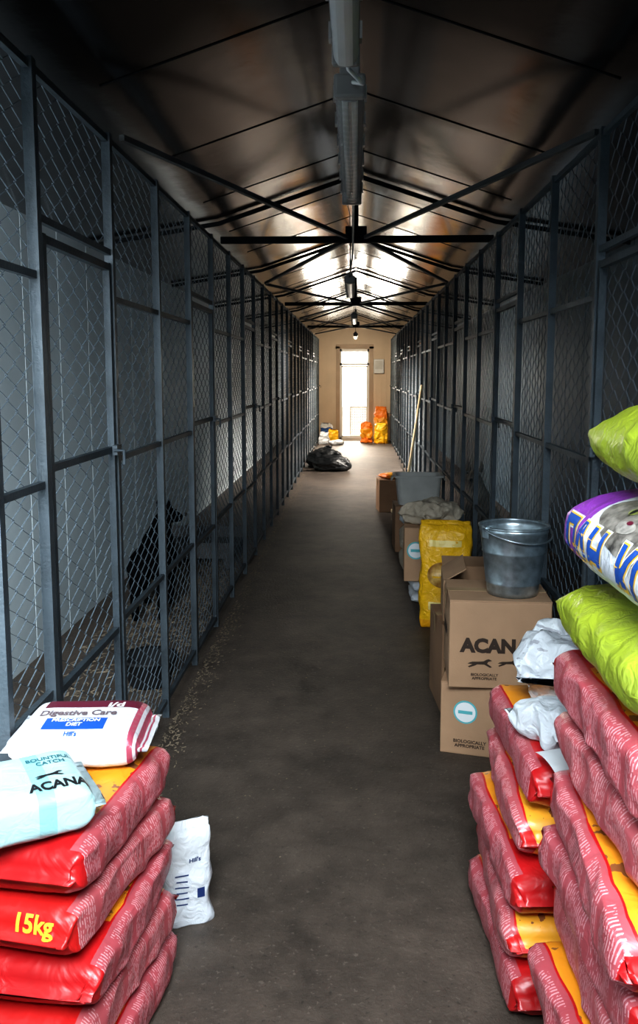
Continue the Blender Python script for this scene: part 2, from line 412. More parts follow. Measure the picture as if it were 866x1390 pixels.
obj('door_leaf_frame', bm, M['white_frame'], door)
bm = bmesh.new(); bx(bm, (-.02, YE+.05, .95), (DX1-DX0-.13, .006, 1.64)); obj('glass_panel', bm, M['glass'], door)
bm = bmesh.new()
for x in (DX0-.05, DX1+.05): bx(bm, (x, YE-.025, DZ/2+.03), (.09, .03, DZ+.06))
bx(bm, (-.02, YE-.025, DZ+.06), (DX1-DX0+.2, .03, .1)); struct(obj('trim_1', bm, M['brown_trim']))
# wire crate seen through the door glass
cr = thing('wire_crate', 'grey wire cage standing outside beyond the glazed end door', 'cage', (.12, 22.2, -.03))
bm = bmesh.new()
for x in (-.24, .24):
    for y in (-.2, .2): bx(bm, (x, y, .4), (.03, .03, .8))
for z in (.02, .78):
    for y in (-.2, .2): bx(bm, (0, y, z), (.48, .03, .03))
    for x in (-.24, .24): bx(bm, (x, 0, z), (.03, .4, .03))
obj('frame', bm, M['lamp_housing'], cr)
bm = bmesh.new()
for y in (-.2, .2):
    for k in range(1, 9): bx(bm, (-.24+.054*k, y, .4), (.008, .008, .78))
    for k in range(1, 12): bx(bm, (0, y, .065*k), (.48, .008, .008))
obj('bars', bm, M['lamp_housing'], cr)

# ------------------------------------------------------------------ kennel fences
def chain(w, h0, h1, y0, r=.0020):
    p0 = .060; n = max(2, round(w/p0)); p = w/n; half = p*.56; m = int((h1-h0)/half); half = (h1-h0)/m
    vs, fs = [], []
    for i in range(n):
        b0 = len(vs)
        for j in range(m+1):
            y = y0+p*i+p*((i+j) % 2); z = h0+half*j; xo = .003*(1 if (i+j) % 2 else -1)
            for dx, dy in ((r,0),(0,r),(-r,0),(0,-r)): vs.append((xo+dx, y+dy, z))
        for j in range(m):
            for k in range(4):
                a = b0+4*j+k; b = b0+4*j+(k+1) % 4; fs.append((a, b, b+4, a+4))
    me = bpy.data.meshes.new('wire_mesh'); me.from_pydata(vs, [], fs); me.update(); return me
PITCH = .72
PW = .031
def mesh_of(f):
    bm = bmesh.new(); f(bm); bmesh.ops.recalc_face_normals(bm, faces=bm.faces)
    me = bpy.data.meshes.new('m'); bm.to_mesh(me); bm.free(); return me
post_me = mesh_of(lambda b: bx(b, (0,0,1.22), (PW,PW,2.44)))
rail_me = mesh_of(lambda b: bx(b, (0,PITCH/2,0), (.018,PITCH-PW,.021)))
RZ = (.08, .68, 1.29, 1.87, 2.42)
wire_full = chain(PITCH-.05, .08, 2.42, .025)
wire_top = chain(PITCH-.05, 2.05, 2.42, .025)
wire_gate = chain(PITCH-.10, .07, 1.97, .05)
def fixed_panel(label, group, x, y, s):
    t = thing('chain_link_fence', label, 'fence', (x, y, 0), (0,0,0), group)
    link('post', post_me, M['steel'], t)
    for z in RZ: link('rail', rail_me, M['steel'], t, (0,0,z))
    link('wire_mesh', wire_full, M['wire'], t, (s*.016,0,0))
    return t
gate_frame_me = mesh_of(lambda b: [bx(b, (0,yy,1.02), (.024,.024,1.94)) for yy in (.042, PITCH-.042)]+[bx(b, (0,PITCH/2,zz), (.024,PITCH-.108,.024)) for zz in (.065, 1.975)])
gate_rail_me = mesh_of(lambda b: bx(b, (0,PITCH/2,0), (.020,PITCH-.108,.022)))
hinge_me = mesh_of(lambda b: (tube(b, [(0,.024,-.04),(0,.024,.04)], .006, 10), bx(b, (0,.029,0), (.012,.012,.05))))
latch_me = mesh_of(lambda b: (bx(b, (0,PITCH-.055,0), (.018,.06,.035)), tube(b, [(.0,PITCH-.09,0),(.035,PITCH-.09,0),(.035,PITCH-.09,-.05)], .006, 8)))
def gate(label, group, x, y, s):
    t = thing('kennel_gate', label, 'gate', (x, y, 0), (0,0,0), group)
    link('gate_frame', gate_frame_me, M['gate_steel'], t)
    for z in (.66, 1.33): link('rail', gate_rail_me, M['gate_steel'], t, (0,0,z))
    link('wire_mesh', wire_gate, M['wire'], t, (s*.015,0,0))
    for z in (.35, 1.7): link('hinge', hinge_me, M['gate_steel'], t, (0,0,z))
    link('latch', latch_me, M['gate_steel'], t, (-s*.022,0,1.33))
    return t
def transom(label, group, x, y, s):
    t = thing('chain_link_fence', label, 'fence', (x, y, 2.03), (0,0,0), group)
    for z in (0, .39): link('rail', rail_me, M['steel'], t, (0,0,z))
    link('wire_mesh', wire_top, M['wire'], t, (s*.016,0,-2.03))
    return t
XL, XR = -.88, .85
for side, xf, s in (('left', XL, -1), ('right', XR, 1)):
    nf = ng = 0
    for k in range(25):
        y = 2.35+PITCH*k
        if k % 3 == 0:
            o = link('fence_post', post_me, M['steel'], None, (xf, y, 0))
            tag(o, f'square steel post on the near side of the {ORD[ng]} gate, {side} kennel row', 'post', f'gate posts of the {side} kennel row')
            transom(f'short mesh strip over the {ORD[ng]} gate from the camera, {side} kennel row', f'mesh strips over the gates of the {side} kennel row', xf, y, s)
            gate(f'narrow steel mesh kennel gate, {ORD[ng]} gate from the camera in the {side} row', f'gates of the {side} kennel row', xf, y, s); ng += 1
        else:
            fixed_panel(f'chain link fence panel, {ORD[nf]} fixed panel past the front gate in the {side} kennel row', f'fixed fence panels of the {side} kennel row', xf, y, s); nf += 1
    t = thing('chain_link_fence', f'short chain link fence piece before the nearest gate of the {side} kennel row', 'fence', (xf, 2.02, 0))
    link('post', post_me, M['steel'], t)
    for z in RZ:
        bm = bmesh.new(); bx(bm, (0,.165,z), (.018,.29,.021)); obj('rail', bm, M['steel'], t)
    link('wire_mesh', chain(.28,.08,2.42,.025), M['wire'], t, (s*.016,0,0))
    o = link('fence_post', post_me, M['steel'], None, (xf, 2.35+PITCH*25, 0))
    tag(o, f'last steel post of the {side} kennel row, beside the end wall', 'post')

# ------------------------------------------------------------------ roof trusses
for i, Y in enumerate((5.7, 8.25, 10.8, 13.35, 15.9, 18.45)):
    has_tie = Y in (5.7, 10.8, 15.9)
    t = thing('roof_truss', f'dark steel roof truss across the corridor, {ORD[i]} roof frame from the camera' if has_tie else f'dark steel rafter pair without a tie bar, {ORD[i]} roof frame from the camera', 'roof truss', (0, Y, 2.44))
    for s in (-1, 1):
        bm = bmesh.new(); beam(bm, (0,0,roof_z(0)-.02-2.44), (s*.9,0,roof_z(.9)-.02-2.44), .020, .026); beam(bm, (s*.9,0,roof_z(.9)-.02-2.44), (s*1.77,0,roof_z(1.77)-.02-2.44), .020, .026)
        obj('rafter', bm, M['truss'], t)
    if has_tie:
        bm = bmesh.new(); bx(bm, (0,0,.035), (1.78,.04,.042)); obj('tie_bar', bm, M['truss'], t)
        bm = bmesh.new(); bx(bm, (0,0,.21), (.03,.03,.3)); bx(bm, (0,.0,.07), (.14,.012,.10)); obj('king_post', bm, M['truss'], t)
        for s in (-1, 1):
            for e in (-2.5, 2.5):
                bm = bmesh.new(); beam(bm, (s*.06,math.copysign(.06, e),.04), (s*.86,e,.02), .022, .022); obj('brace', bm, M['brace'], t)

# ------------------------------------------------------------------ lamps
def lamp(label, y0, y1, x, z, hang, bright, W=.08):
    k_ = W/.092
    L = y1-y0; t = thing('tube_light', label, 'light fixture', (x, (y0+y1)/2, z), (0,0,0), 'tube lights under the ridge')
    bm = bmesh.new(); bx(bm, (0,0,.03), (.06*k_,L-.02,.03)); bx(bm, (0,0,.012), (W,L,.012)); obj('housing', bm, M['lamp_housing'], t, bevel=.004)
    bm = bmesh.new(); n = 14; rows = []
    ny = 48
    for j in range(ny+1):
        yy = -L/2+.02+(L-.04)*j/ny; rb = 1.0 if bright else 1+.05*(j % 2)
        rows.append([bm.verts.new((k_*.042*rb*sg(math.cos(PI+PI*k/n), .7), yy, k_*.052*rb*sg(math.sin(PI+PI*k/n), .8)*(1+.02*(k % 2)))) for k in range(n+1)])
    for a, b in zip(rows, rows[1:]):
        for k in range(n): bm.faces.new((a[k], a[k+1], b[k+1], b[k]))
    bm.faces.new(rows[0]); bm.faces.new(rows[-1])
    obj('diffuser', bm, M['lamp_shell'] if bright else M['diffuser'], t, smooth=False)
    if not bright:
        for q in (-.013, .013):
            bm = bmesh.new(); tube(bm, [(q,-L/2+.05,-.016),(q,L/2-.05,-.016)], .0085, 12); obj('tube', bm, M['white_plastic'], t, smooth=True)
    for e in (-1, 1):
        bm = bmesh.new(); bx(bm, (0,e*(L/2-.012),-.012*k_), (.094*k_,.03,.07*k_)); obj('end_cap', bm, M['lamp_housing'], t, bevel=.008)
    for k in range(6):
        for e in (-1, 1):
            bm = bmesh.new(); bx(bm, (e*(W/2+.002),-L/2+L*(k+.5)/6,.005), (.006,.03,.035)); obj('clip', bm, M['lamp_housing'], t)
    for e in (-.35, .35):
        bm = bmesh.new(); tube(bm, [(0,e*L,.045),(0,e*L,hang-z)], .004, 6); obj('hanger', bm, M['truss'], t)
lamp('white tube light nearest the camera, cut by the top of the photo', .75, 2.02, -.025, 2.32, 2.89, True, .062)
lamp('grey ribbed tube light with clips, second from the camera', 2.20, 3.55, -.018, 2.32, 2.89, False, .078)
lamp('tube light just beyond the first tie bar, third from the camera', 6.9, 8.2, -.05, 2.36, 2.89, True)
lamp('fourth tube light from the camera, beyond the second tie bar', 11.2, 12.5, -.02, 2.36, 2.89, True)
lamp('farthest tube light, near the end wall', 16.4, 17.7, 0, 2.36, 2.89, True)
bm = bmesh.new()
tube(bm, [(-.025,2.025,2.315),(-.02,2.06,2.30),(.012,2.11,2.285),(.015,2.16,2.30),(-.01,2.195,2.315)], .005, 8)
tag(obj('power_cable', bm, M['white_plastic'], smooth=True), 'short grey cable looping between the two nearest tube lights', 'cable')
bm = bmesh.new()
tube(bm, [(-.02,3.555,2.34),(-.01,3.7,2.40),(-.015,4.6,2.41),(-.02,5.64,2.447),(-.02,5.76,2.447),(-.03,6.3,2.41),(-.05,6.895,2.37)], .007, 8)
tag(obj('power_cable', bm, M['lamp_housing'], smooth=True), 'long dark cable running from the second to the third tube light', 'cable')

# ------------------------------------------------------------------ red sacks
reds = [bag_mesh(.64, .385, .136, seed=k+1, n=5.2, flat=11, wr=.10, ns=52, nt=64) for k in range(4)]
def red_sack(i, label, group, loc, rz, m='red'):
    key = m+str(i % 4)
    if key not in red_sack.cache:
        me = reds[i % 4].copy(); me.materials.append(M[m]); red_sack.cache[key] = me
    o = link('pet_food_sack', red_sack.cache[key], None, None, loc, (0,0,rz))
    return tag(o, label, 'sack', group)
red_sack.cache = {}
ST = ['at the very bottom', 'second from the floor', 'third from the floor', 'fourth from the floor', 'fifth from the floor', 'sixth from the floor', 'seventh from the floor', 'eighth from the floor']
HL = .1300
offF = [(-.03,0,3),(-.005,.01,-2),(-.035,-.012,4),(.0,.0,-1),(-.02,.012,2),(-.03,-.012,-3),(.0,.0,2),(-.012,.006,0)]
for k in range(8):
    dx, dy, r = offF[k]
    o = red_sack(k, f'red pet food sack in the tall stack under the lime sacks, {ST[k]}', 'red sacks of the tall right stack', (.62+dx, 1.480+dy, HL*k), math.radians(90+r+(180 if k % 2 else 0)), 'red' if k % 3 else 'red2')
    o.scale = (1, 1, HL/.1365)
offR = [(-.055,.0,3),(-.048,.006,-2),(-.060,-.005,3),(-.030,.008,-2),(-.012,.0,1)]
for k in range(5):
    dx, dy, r = offR[k]
    red_sack(k+1, f'red pet food sack in the lower right stack before the cartons, {"topmost" if k==4 else ST[k]}', 'red sacks of the lower right stack', (.612+dx, 2.230+dy, .1365*k), math.radians(90+r+(180 if k % 2 else 0)), 'red2' if k % 2 else 'red')
offL = [(.014,.0,2),(.004,-.006,-2),(.016,.004,3),(.0,-.004,-2),(.0,.0,0)]
lefts = []
LH = .1300
for k in range(5):
    dx, dy, r = offL[k]
    lefts.append(red_sack(k+2, f'red pet food sack in the left stack under the white bags, {"topmost" if k==4 else ST[k]}', 'red sacks of the left stack', (-.688+dx, 1.870+dy, LH*k), math.radians(82+r), 'red2' if k % 2 else 'red'))
for o in lefts: o.scale = (.92, .96, LH/.1365)
decal(lefts[3], text2d('15kg', .050, .0016), plane_mtx((-.50, -.085, .268), (0,-1,0), (.85,0,1)), M['yellow_ink'], 'printed_weight', .008, .005)

# sacks on top of the tall stack
zt = HL*8+.003
lm1 = bag_mesh(.62, .39, .150, 21, n=2.8, wr=.09)
bag('lime_sack', lm1, M['lime'], 'lime green sack under the purple and white cat food bag', (.608, 1.485, zt), (0,0,math.radians(90)), 'sack', 'lime sacks on the tall right stack')
zc = zt+top_of(lm1)
pme = bag_mesh(.62, .40, .190, 23, n=2.3, flat=9, wr=.04)
po = bag('cat_food_bag', pme, M['purple'], 'purple and white cat food bag with big blue lettering', (.622, 1.48, zc), (0,0,math.radians(91)), 'bag')
py, pz = .378, .206
cp = plane_mtx((-.125,.345,.37), (-1,0,0), (0,-1,1))
decal(po, disc2d(.22,.080), cp, M['fur_print'], 'printed_cat', .012, .0012)
for word, ox in (('ПАН', .105), ('КОТ', -.21)):
    pm = plane_mtx((ox, py, pz), (-1,0,0), (0,-.72,1))
    decal(po, text2d(word, .118, .011, shear=.12), pm, M['white_ink'], 'lettering_outline', .012, .0020)
    decal(po, text2d(word, .118, .0075, shear=.12), pm, M['yellow_ink'], 'lettering_outline', .012, .0028)
    decal(po, text2d(word, .118, .0040, shear=.12), pm, M['blue_ink'], 'lettering', .012, .0038)
decal(po, disc2d(.036,.015, c=(-.07,-.030)), cp, M['pale_fur'], 'printed_cat', .01, .0024)
for q in (-.12, -.02):
    decal(po, disc2d(.017,.010, c=(q,.006)), cp, M['green_ink'], 'printed_cat', .01, .0024)
    decal(po, disc2d(.007,.009, c=(q,.006)), cp, M['ink'], 'printed_cat', .01, .0034)
decal(po, disc2d(.010,.005, c=(-.07,-.019)), cp, M['maroon'], 'printed_cat', .01, .0036)
bag('lime_sack', bag_mesh(.64, .40, .175, 27, n=2.4, wr=.09), M['lime'], 'lime green sack lying topmost on the tall right stack', (.660, 1.49, zc+top_of(pme)), (0,0,math.radians(88)), 'sack', 'lime sacks on the tall right stack')

# torn white bags on the lower right stack
zr = .1365*5+.001
bag('crumpled_bag', bag_mesh(.32, .27, .20, 31, wr=.2, ns=66, nt=70, crush=.044), M['printed_white'], 'large crumpled white bag with dark print on the lower right red stack', (.628, 2.37, zr), (0,0,math.radians(60)))
bag('crumpled_bag', bag_mesh(.26, .09, .05, 33, wr=.2, ns=60, nt=64, block=True, upright=True, crush=.016), M['plain_white'], 'plain white crumpled bag upright against the right fence on the red sacks', (.78, 2.04, zr), (0,0,math.radians(80)))
bag('crumpled_bag', bag_mesh(.22, .14, .10, 35, wr=.2, ns=50, nt=50, crush=.022), M['plain_white'], 'small crumpled white bag over the corridor edge of the lower right stack', (.498, 2.085, zr), (0,0,math.radians(110)))
bm = bmesh.new(); rows = []
for i in range(10):
    t = i/9; rows.append([bm.verts.new((x, -.08+.16*t, .012+.03*math.sin(t*2.4)*(1+x*4))) for x in (-.035,-.012,.012,.035)])
for a, b in zip(rows, rows[1:]):
    for k in range(3): bm.faces.new((a[k], a[k+1], b[k+1], b[k]))
tag(obj('leaflet', bm, M['paper'], None, (.485, 1.88, zr-.010), (0,0,math.radians(12)), smooth=True), 'curled white paper slip lying on the red sacks at the right', 'paper')

# bags on and behind the left stack
zl = LH*5+.001
wb = bag('white_pet_food_bag', bag_mesh(.35, .25, .10, 41, n=4, flat=9, wr=.05), M['white_bag'], 'white bag with blue block and maroon stripes lying on the left red stack', (-.678, 2.02, zl), (0,0,math.radians(4)))
up = lambda x, y: plane_mtx((x, y, .3), (1,0,0), (0,1,0))
decal(wb, rect2d(.150, .060), up(-.010,-.056), M['blue_ink'], 'printed_block', .012, .0012)
decal(wb, text2d('PRESCRIPTION\nDIET', .0180, .0005, tall=1.3), up(-.010,-.054), M['white_ink'], 'printed_text', .010, .0026)
decal(wb, text2d('Digestive Care', .032, .0010, tall=1.4), up(-.015,.004), M['grey_ink'], 'printed_text', .010, .0022)
decal(wb, rect2d(.24, .060), up(.01,.072), M['maroon'], 'printed_block', .012, .0012)
decal(wb, text2d('i/d', .042, .0012, tall=1.1), up(.070,.056), M['white_ink'], 'printed_text', .010, .0026)
decal(wb, text2d("Hill's", .016, .0006, tall=1.3), up(-.010,-.103), M['blue_ink'], 'printed_text', .010, .0016)
tb = bag('teal_pet_food_bag', bag_mesh(.35, .24, .105, 43, n=5, flat=12, wr=.05), M['teal_bag'], 'white and teal bag lying nearest on the left red stack', (-.725, 1.668, zl), (0,0,math.radians(32)))
decal(tb, text2d('ACANA', .034, .0013, tall=1.25), plane_mtx((.085,-.078,.3), (1,-.02,0), (.02,1,0)), M['ink'], 'printed_text', .010, .0022)
decal(tb, text2d('BOUNTIFUL\nCATCH', .018, .0004, tall=1.25), plane_mtx((.090,.040,.3), (1,0,0), (0,1,0)), M['teal_dark'], 'printed_text', .010, .0022)
FOX = [(-.5,0),(-.42,.05),(-.3,.09),(-.05,.1),(.15,.12),(.28,.2),(.36,.22),(.5,.15),(.34,.1),(.3,.02),(.5,-.12),(.42,-.15),(.18,-.02),(-.1,-.02),(-.2,-.08),(-.42,-.16),(-.48,-.12),(-.3,-.02)]
def fox(s): return poly2d([(x*s, y*s) for x, y in FOX])
decal(tb, fox(.060), plane_mtx((.075,-.032,.3), (1,0,0), (0,1,0)), M['ink'], 'printed_animal', .012, .0022)
sb = bag('standing_white_bag', bag_mesh(.35, .150, .07, 45, n=3.6, wr=.18, ns=50, nt=56, block=True, upright=True, crush=.009), M['plain_white'], 'white bag with dark print standing behind the left red stack', (-.488, 2.31, 0), (0,0,math.radians(112)))
sp_ = lambda y, z: plane_mtx((-.3, y, z), (0,-1,0), (0,0,1))
decal(sb, rect2d(.022, .030), sp_(-.035,.10), M['navy_ink'], 'printed_block', .012, .0018)
decal(sb, text2d("Hill's", .018, .0006), sp_(-.02,.20), M['navy_ink'], 'printed_text', .012, .0018)
for q in range(6): decal(sb, rect2d(.040-.008*(q % 2), .004), sp_(.020,.16-.018*q), M['navy_ink'], 'printed_block', .012, .0018)
bag('standing_white_bag', bag_mesh(.22, .13, .07, 47, wr=.14, block=True, upright=True, crush=.012), M['printed_white'], 'shorter printed bag tucked behind the left red stack', (-.65, 2.38, 0), (0,0,math.radians(85)))

# ------------------------------------------------------------------ cartons
def carton(label, w, d, h, loc, rz, m='card', opened=False, group=None):
    t = thing('cardboard_box', label, 'box', loc, (0,0,math.radians(rz)), group)
    bm = bmesh.new()
    if opened:
        k = .006
        bx(bm, (0,0,k/2), (w,d,k))
        for s in (-1, 1): bx(bm, (s*(w/2-k/2),0,h/2), (k,d,h)); bx(bm, (0,s*(d/2-k/2),h/2), (w-2*k,k,h))
    else:
        bx(bm, (0,0,(h-.006)/2), (w,d,h-.006))
        bmesh.ops.subdivide_edges(bm, edges=bm.edges, cuts=6, use_grid_fill=True)
        for v in bm.verts:
            f = math.cos(PI*v.co.z/h-PI/2)*.008
            if abs(abs(v.co.x)-w/2) < 1e-4: v.co.x += math.copysign(f*math.cos(PI*v.co.y/d), v.co.x)
            if abs(abs(v.co.y)-d/2) < 1e-4: v.co.y += math.copysign(f*math.cos(PI*v.co.x/w), v.co.y)
    body = obj('body', bm, M[m], t, bevel=.004)
    if opened:
        for s, ang in ((-1,-.35),(1,.2)):
            bm = bmesh.new(); bx(bm, (0,s*.07,0), (w-.01,.14,.004)); obj('flap', bm, M[m], t, (0,s*(d/2-.003),h), (s*ang*.8,0,0))
        for s, ang in ((-1,2.6),(1,1.5)):
            bm = bmesh.new(); bx(bm, (s*.06,0,0), (.12,d-.02,.004)); obj('flap', bm, M[m], t, (s*(w/2-.003),0,h), (0,-s*ang,0))
    else:
        for s in (-1, 1):
            bm = bmesh.new(); bx(bm, (0,s*(d/4+.0005),h-.003), (w,d/2-.003,.005)); obj('flap', bm, M[m], t)
        bm = bmesh.new(); bx(bm, (0,0,h+.0002), (w+.002,.05,.001)); bx(bm, (-w/2-.009,0,h-.04), (.001,.05,.08)); obj('tape', bm, M['tape'], t)
    return t, body
def front(x, z, d): return plane_mtx((x, -d, z), (1,0,0), (0,0,1))
def leftf(y, z, d): return plane_mtx((-d, y, z), (0,-1,0), (0,0,1))
BY = -.07
tl, lb = carton('closed brown carton on the floor under the carton carrying the bucket', .39, .35, .315, (.600, 3.66+BY, 0), -14, 'card')
decal(lb, disc2d(.050), front(-.09,.19,1), M['teal'], 'round_label', .03, .001)
decal(lb, disc2d(.043), front(-.09,.19,1), M['white_ink'], 'round_label', .03, .0018)
decal(lb, rect2d(.06,.014), front(-.09,.19,1), M['teal'], 'round_label', .03, .0026)
decal(lb, text2d('BIOLOGICALLY\nAPPROPRIATE', .020, .0006), front(-.07,.05,1), M['brown_ink'], 'printed_text', .03)
tu, ub = carton('brown carton with large dark lettering carrying the metal bucket', .41, .36, .370, (.605, 3.63+BY, .3162), -3, 'card')
decal(ub, text2d('ACANA', .078, .0045), front(-.020,.180,1), M['brown_ink'], 'printed_text', .03)
decal(ub, fox(.10), front(-.08,.105,1), M['brown_ink'], 'printed_animal', .03)
decal(ub, fox(.085), front(.035,.110,1), M['brown_ink'], 'printed_animal', .03)
decal(ub, text2d('BIOLOGICALLY\nAPPROPRIATE', .016, .0005), front(-.06,.050,1), M['brown_ink'], 'printed_text', .03)
decal(ub, text2d('ACANA', .07, .0025), leftf(0,.22,1), M['brown_ink'], 'printed_text', .03)
carton('dark brown carton on the floor behind the lettered cartons', .40, .36, .44, (.60, 4.06, 0), 4, 'card2')
carton('open carton with spread flaps behind the metal bucket', .36, .34, .19, (.61, 4.07, .4415), -4, 'card', True)

# bucket
zb = .3162+.370+.001
t = thing('metal_bucket', 'galvanised metal bucket standing on the lettered brown carton', 'bucket', (.665, 3.585+BY, zb), (0,0,.5))
bm = bmesh.new()
lathe(bm, [(0,.006),(.098,.006),(.100,0),(.104,0),(.107,.02),(.110,.045),(.1135,.05),(.1125,.055),(.127,.175),(.1305,.18),(.1295,.186),(.138,.262),(.1415,.267),(.141,.273),(.143,.288),(.1400,.288),(.137,.262),(.107,.03),(.099,.010),(0,.010)], 48)
obj('body', bm, M['galv'], t, smooth=True)
bm = bmesh.new()
rp = [Vector((.143*math.cos(2*PI*k/48), .143*math.sin(2*PI*k/48), .288)) for k in range(49)]
tube(bm, rp, .0055, 8, False); obj('rim', bm, M['galv'], t, smooth=True)
for s in (-1, 1):
    bm = bmesh.new(); bx(bm, (s*.146,0,.27), (.006,.04,.05)); tube(bm, [(s*.148,0,.285),(s*.156,0,.285)], .012, 10); obj('ear', bm, M['galv'], t, bevel=.002)
bm = bmesh.new()
tube(bm, [(.158*math.cos(a), -.158*math.sin(a)*.98, .285-.05*math.sin(a)) for a in [PI*k/24 for k in range(25)]], .004, 8); obj('handle', bm, M['galv'], t, smooth=True)

# yellow bag
yb = bag('yellow_pet_food_bag', bag_mesh(.72, .34, .17, 51, wr=.15, lump=.012, ns=56, nt=60, block=True, upright=True, crush=.008), M['yellow'], 'bright yellow pet food bag standing beyond the cartons', (.575, 5.30, 0), (0,0,math.radians(84)))
yp = lambda y, z: plane_mtx((-.6, y, z), (0,-1,0), (0,0,1))
decal(yb, disc2d(.10,.085), yp(.01,.35), M['amber_print'], 'printed_animal', .02)
decal(yb, rect2d(.20,.040), yp(.0,.55), M['pale_yellow_ink'], 'printed_block', .02)
decal(yb, rect2d(.20,.05), yp(.0,.15), M['pale_yellow_ink'], 'printed_block', .02)
for z in (.14,.16): decal(yb, rect2d(.15,.007), yp(.0,z), M['brown_ink'], 'printed_block', .02, .002)

for k in range(2):
    bag('white_flat_sack', bag_mesh(.42, .34, .080, 55+k, wr=.1), M['plain_white'], ['white sack on the floor under the carton with the blue disc, lower of two','white sack directly under the carton with the blue disc'][k], (.56, 5.98, .081*k), (0,0,math.radians(90+5*k)), 'sack', 'white sacks under the far carton')
t2, b2 = carton('brown carton with a pale blue disc label behind the yellow bag', .38, .34, .38, (.545, 5.98, .162), -3, 'card')
decal(b2, disc2d(.062), front(-.11,.22,1), M['teal'], 'round_label', .04, .001)
decal(b2, disc2d(.052), front(-.11,.22,1), M['white_ink'], 'round_label', .04, .002)
decal(b2, rect2d(.07,.02), front(-.11,.22,1), M['teal'], 'round_label', .04, .003)
bag('crumpled_bag', bag_mesh(.38, .32, .17, 61, wr=.22, ns=60, nt=60, crush=.035), M['kraft'], 'crumpled pale paper sack lying on the carton with the blue disc', (.55, 6.0, .543), (0,0,math.radians(35)))
p1 = bag_mesh(.50, .38, .19, 63, wr=.12); p2 = bag_mesh(.50, .38, .19, 64, wr=.12)
bag('paper_sack', p1, M['kraft'], 'pale paper sack on the floor beyond the blue disc carton, bottom one', (.56, 6.80, 0), (0,0,math.radians(92)), 'sack', 'paper sacks by the right fence')
bag('paper_sack', p2, M['kraft'], 'pale paper sack in the middle of the pile beyond the blue disc carton', (.55, 6.81, top_of(p1)), (0,0,math.radians(88)), 'sack', 'paper sacks by the right fence')
bag('paper_sack', bag_mesh(.46, .36, .18, 65, wr=.18, crush=.025), M['plain_white'], 'whitish sack topping the paper sack pile beyond the blue disc carton', (.55, 6.81, top_of(p1)+top_of(p2)), (0,0,math.radians(95)), 'sack', 'paper sacks by the right fence')
# grey tub on a dark carton
carton('dark carton on the floor under the grey tub', .44, .36, .42, (.58, 7.75, 0), 2, 'card2')
t = thing('storage_tub', 'grey plastic tub on a carton by the right fence', 'tub', (.58, 7.75, .4215))
bm = bmesh.new(); rows = []
def rr(w, d, z, r=.05):
    out = []
    for cx, cy, a0 in ((w/2-r,d/2-r,0),(-w/2+r,d/2-r,PI/2),(-w/2+r,-d/2+r,PI),(w/2-r,-d/2+r,1.5*PI)):
        for k in range(6): a = a0+PI/2*k/5; out.append(bm.verts.new((cx+r*math.cos(a), cy+r*math.sin(a), z)))
    return out
rows = [rr(.36,.26,0), rr(.42,.32,.27), rr(.46,.36,.27), rr(.46,.36,.255), rr(.445,.345,.255)]
inner = [rr(.405,.305,.268), rr(.35,.25,.012)]
for a, b in zip(rows, rows[1:]):
    for k in range(24): bm.faces.new((a[k], a[(k+1) % 24], b[(k+1) % 24], b[k]))
for k in range(24): bm.faces.new((inner[0][k], inner[0][(k+1) % 24], inner[1][(k+1) % 24], inner[1][k]))
for k in range(24): bm.faces.new((rows[1][k], rows[1][(k+1) % 24], inner[0][(k+1) % 24], inner[0][k]))
bm.faces.new(rows[0]); bm.faces.new(inner[1])
obj('body', bm, M['grey_plastic'], t)
for s in (-1, 1):
    bm = bmesh.new(); tube(bm, [(s*.23,-.06,.25),(s*.245,-.05,.22),(s*.245,.05,.22),(s*.23,.06,.25)], .007, 8); obj('handle', bm, M['grey_plastic'], t, smooth=True)
carton('small dark carton farthest along the right fence', .30, .30, .38, (.42, 9.95, 0), 6, 'card2')
bag('red_scrap_bag', bag_mesh(.24, .2, .07, 67, wr=.2, lump=.02), M['orange'], 'small orange bag lying on the farthest dark carton by the right fence', (.41, 9.95, .381), (0,0,.5))
# broom
t = thing('broom', 'long wooden-handled broom leaning against the right fence', 'broom', (.53, 9.25, .006))
P1 = Vector((.80-.53, 1.05, 1.46)); P0 = Vector((0,0,.10))
bm = bmesh.new(); tube(bm, [P0, P1], .017, 10); obj('handle', bm, M['wood'], t, smooth=True)
bm = bmesh.new(); bx(bm, (0,0,.10), (.26,.05,.035)); obj('head', bm, M['wood'], t, bevel=.005)
bm = bmesh.new()
for i in range(13):
    for j in range(3): beam(bm, (-.115+.019*i, -.015+.015*j, .085), (-.125+.0205*i, -.02+.02*j, .0), .008, .008)
obj('bristles', bm, M['straw'], t)

# ------------------------------------------------------------------ black rubbish bags, end-wall bags
def blob(name, label, loc, s, seed, m, cat='bag', knot=True, group=None):
    bm = bmesh.new(); bmesh.ops.create_icosphere(bm, subdivisions=5, radius=1)
    sd = Vector((seed*3.3, seed*1.7, seed))
    for v in bm.verts:
        n = v.co.normalized(); a = 1+.16*noise.noise(n*2+sd)-.10*abs(noise.noise(n*5+sd))-.08*abs(noise.noise(n*11+sd))
        p = n*a; p.z = max(p.z, -.62); p.z += .12*max(0, n.z)**6
        v.co = Vector((p.x*s[0], p.y*s[1], (p.z+.62)*s[2]))
    o = tag(obj(name, bm, m, None, loc, smooth=True), label, cat, group)
    if knot:
        zt = max(v.co.z for v in o.data.vertices)
        bm = bmesh.new(); tube(bm, [(0,0,zt-.04),(.01,0,zt+.0),(.03,.01,zt+.01),(.07,.0,zt+.012),(.12,.02,zt-.005)], [.03,.018,.015,.024,.028], 10); obj('knot', bm, m, o, smooth=True)
    return o
blob('rubbish_bag', 'black rubbish bag nearest the left fence, larger of two', (-.53, 14.65, 0), (.32,.30,.20), 3, M['black_plastic'], group='black rubbish bags')
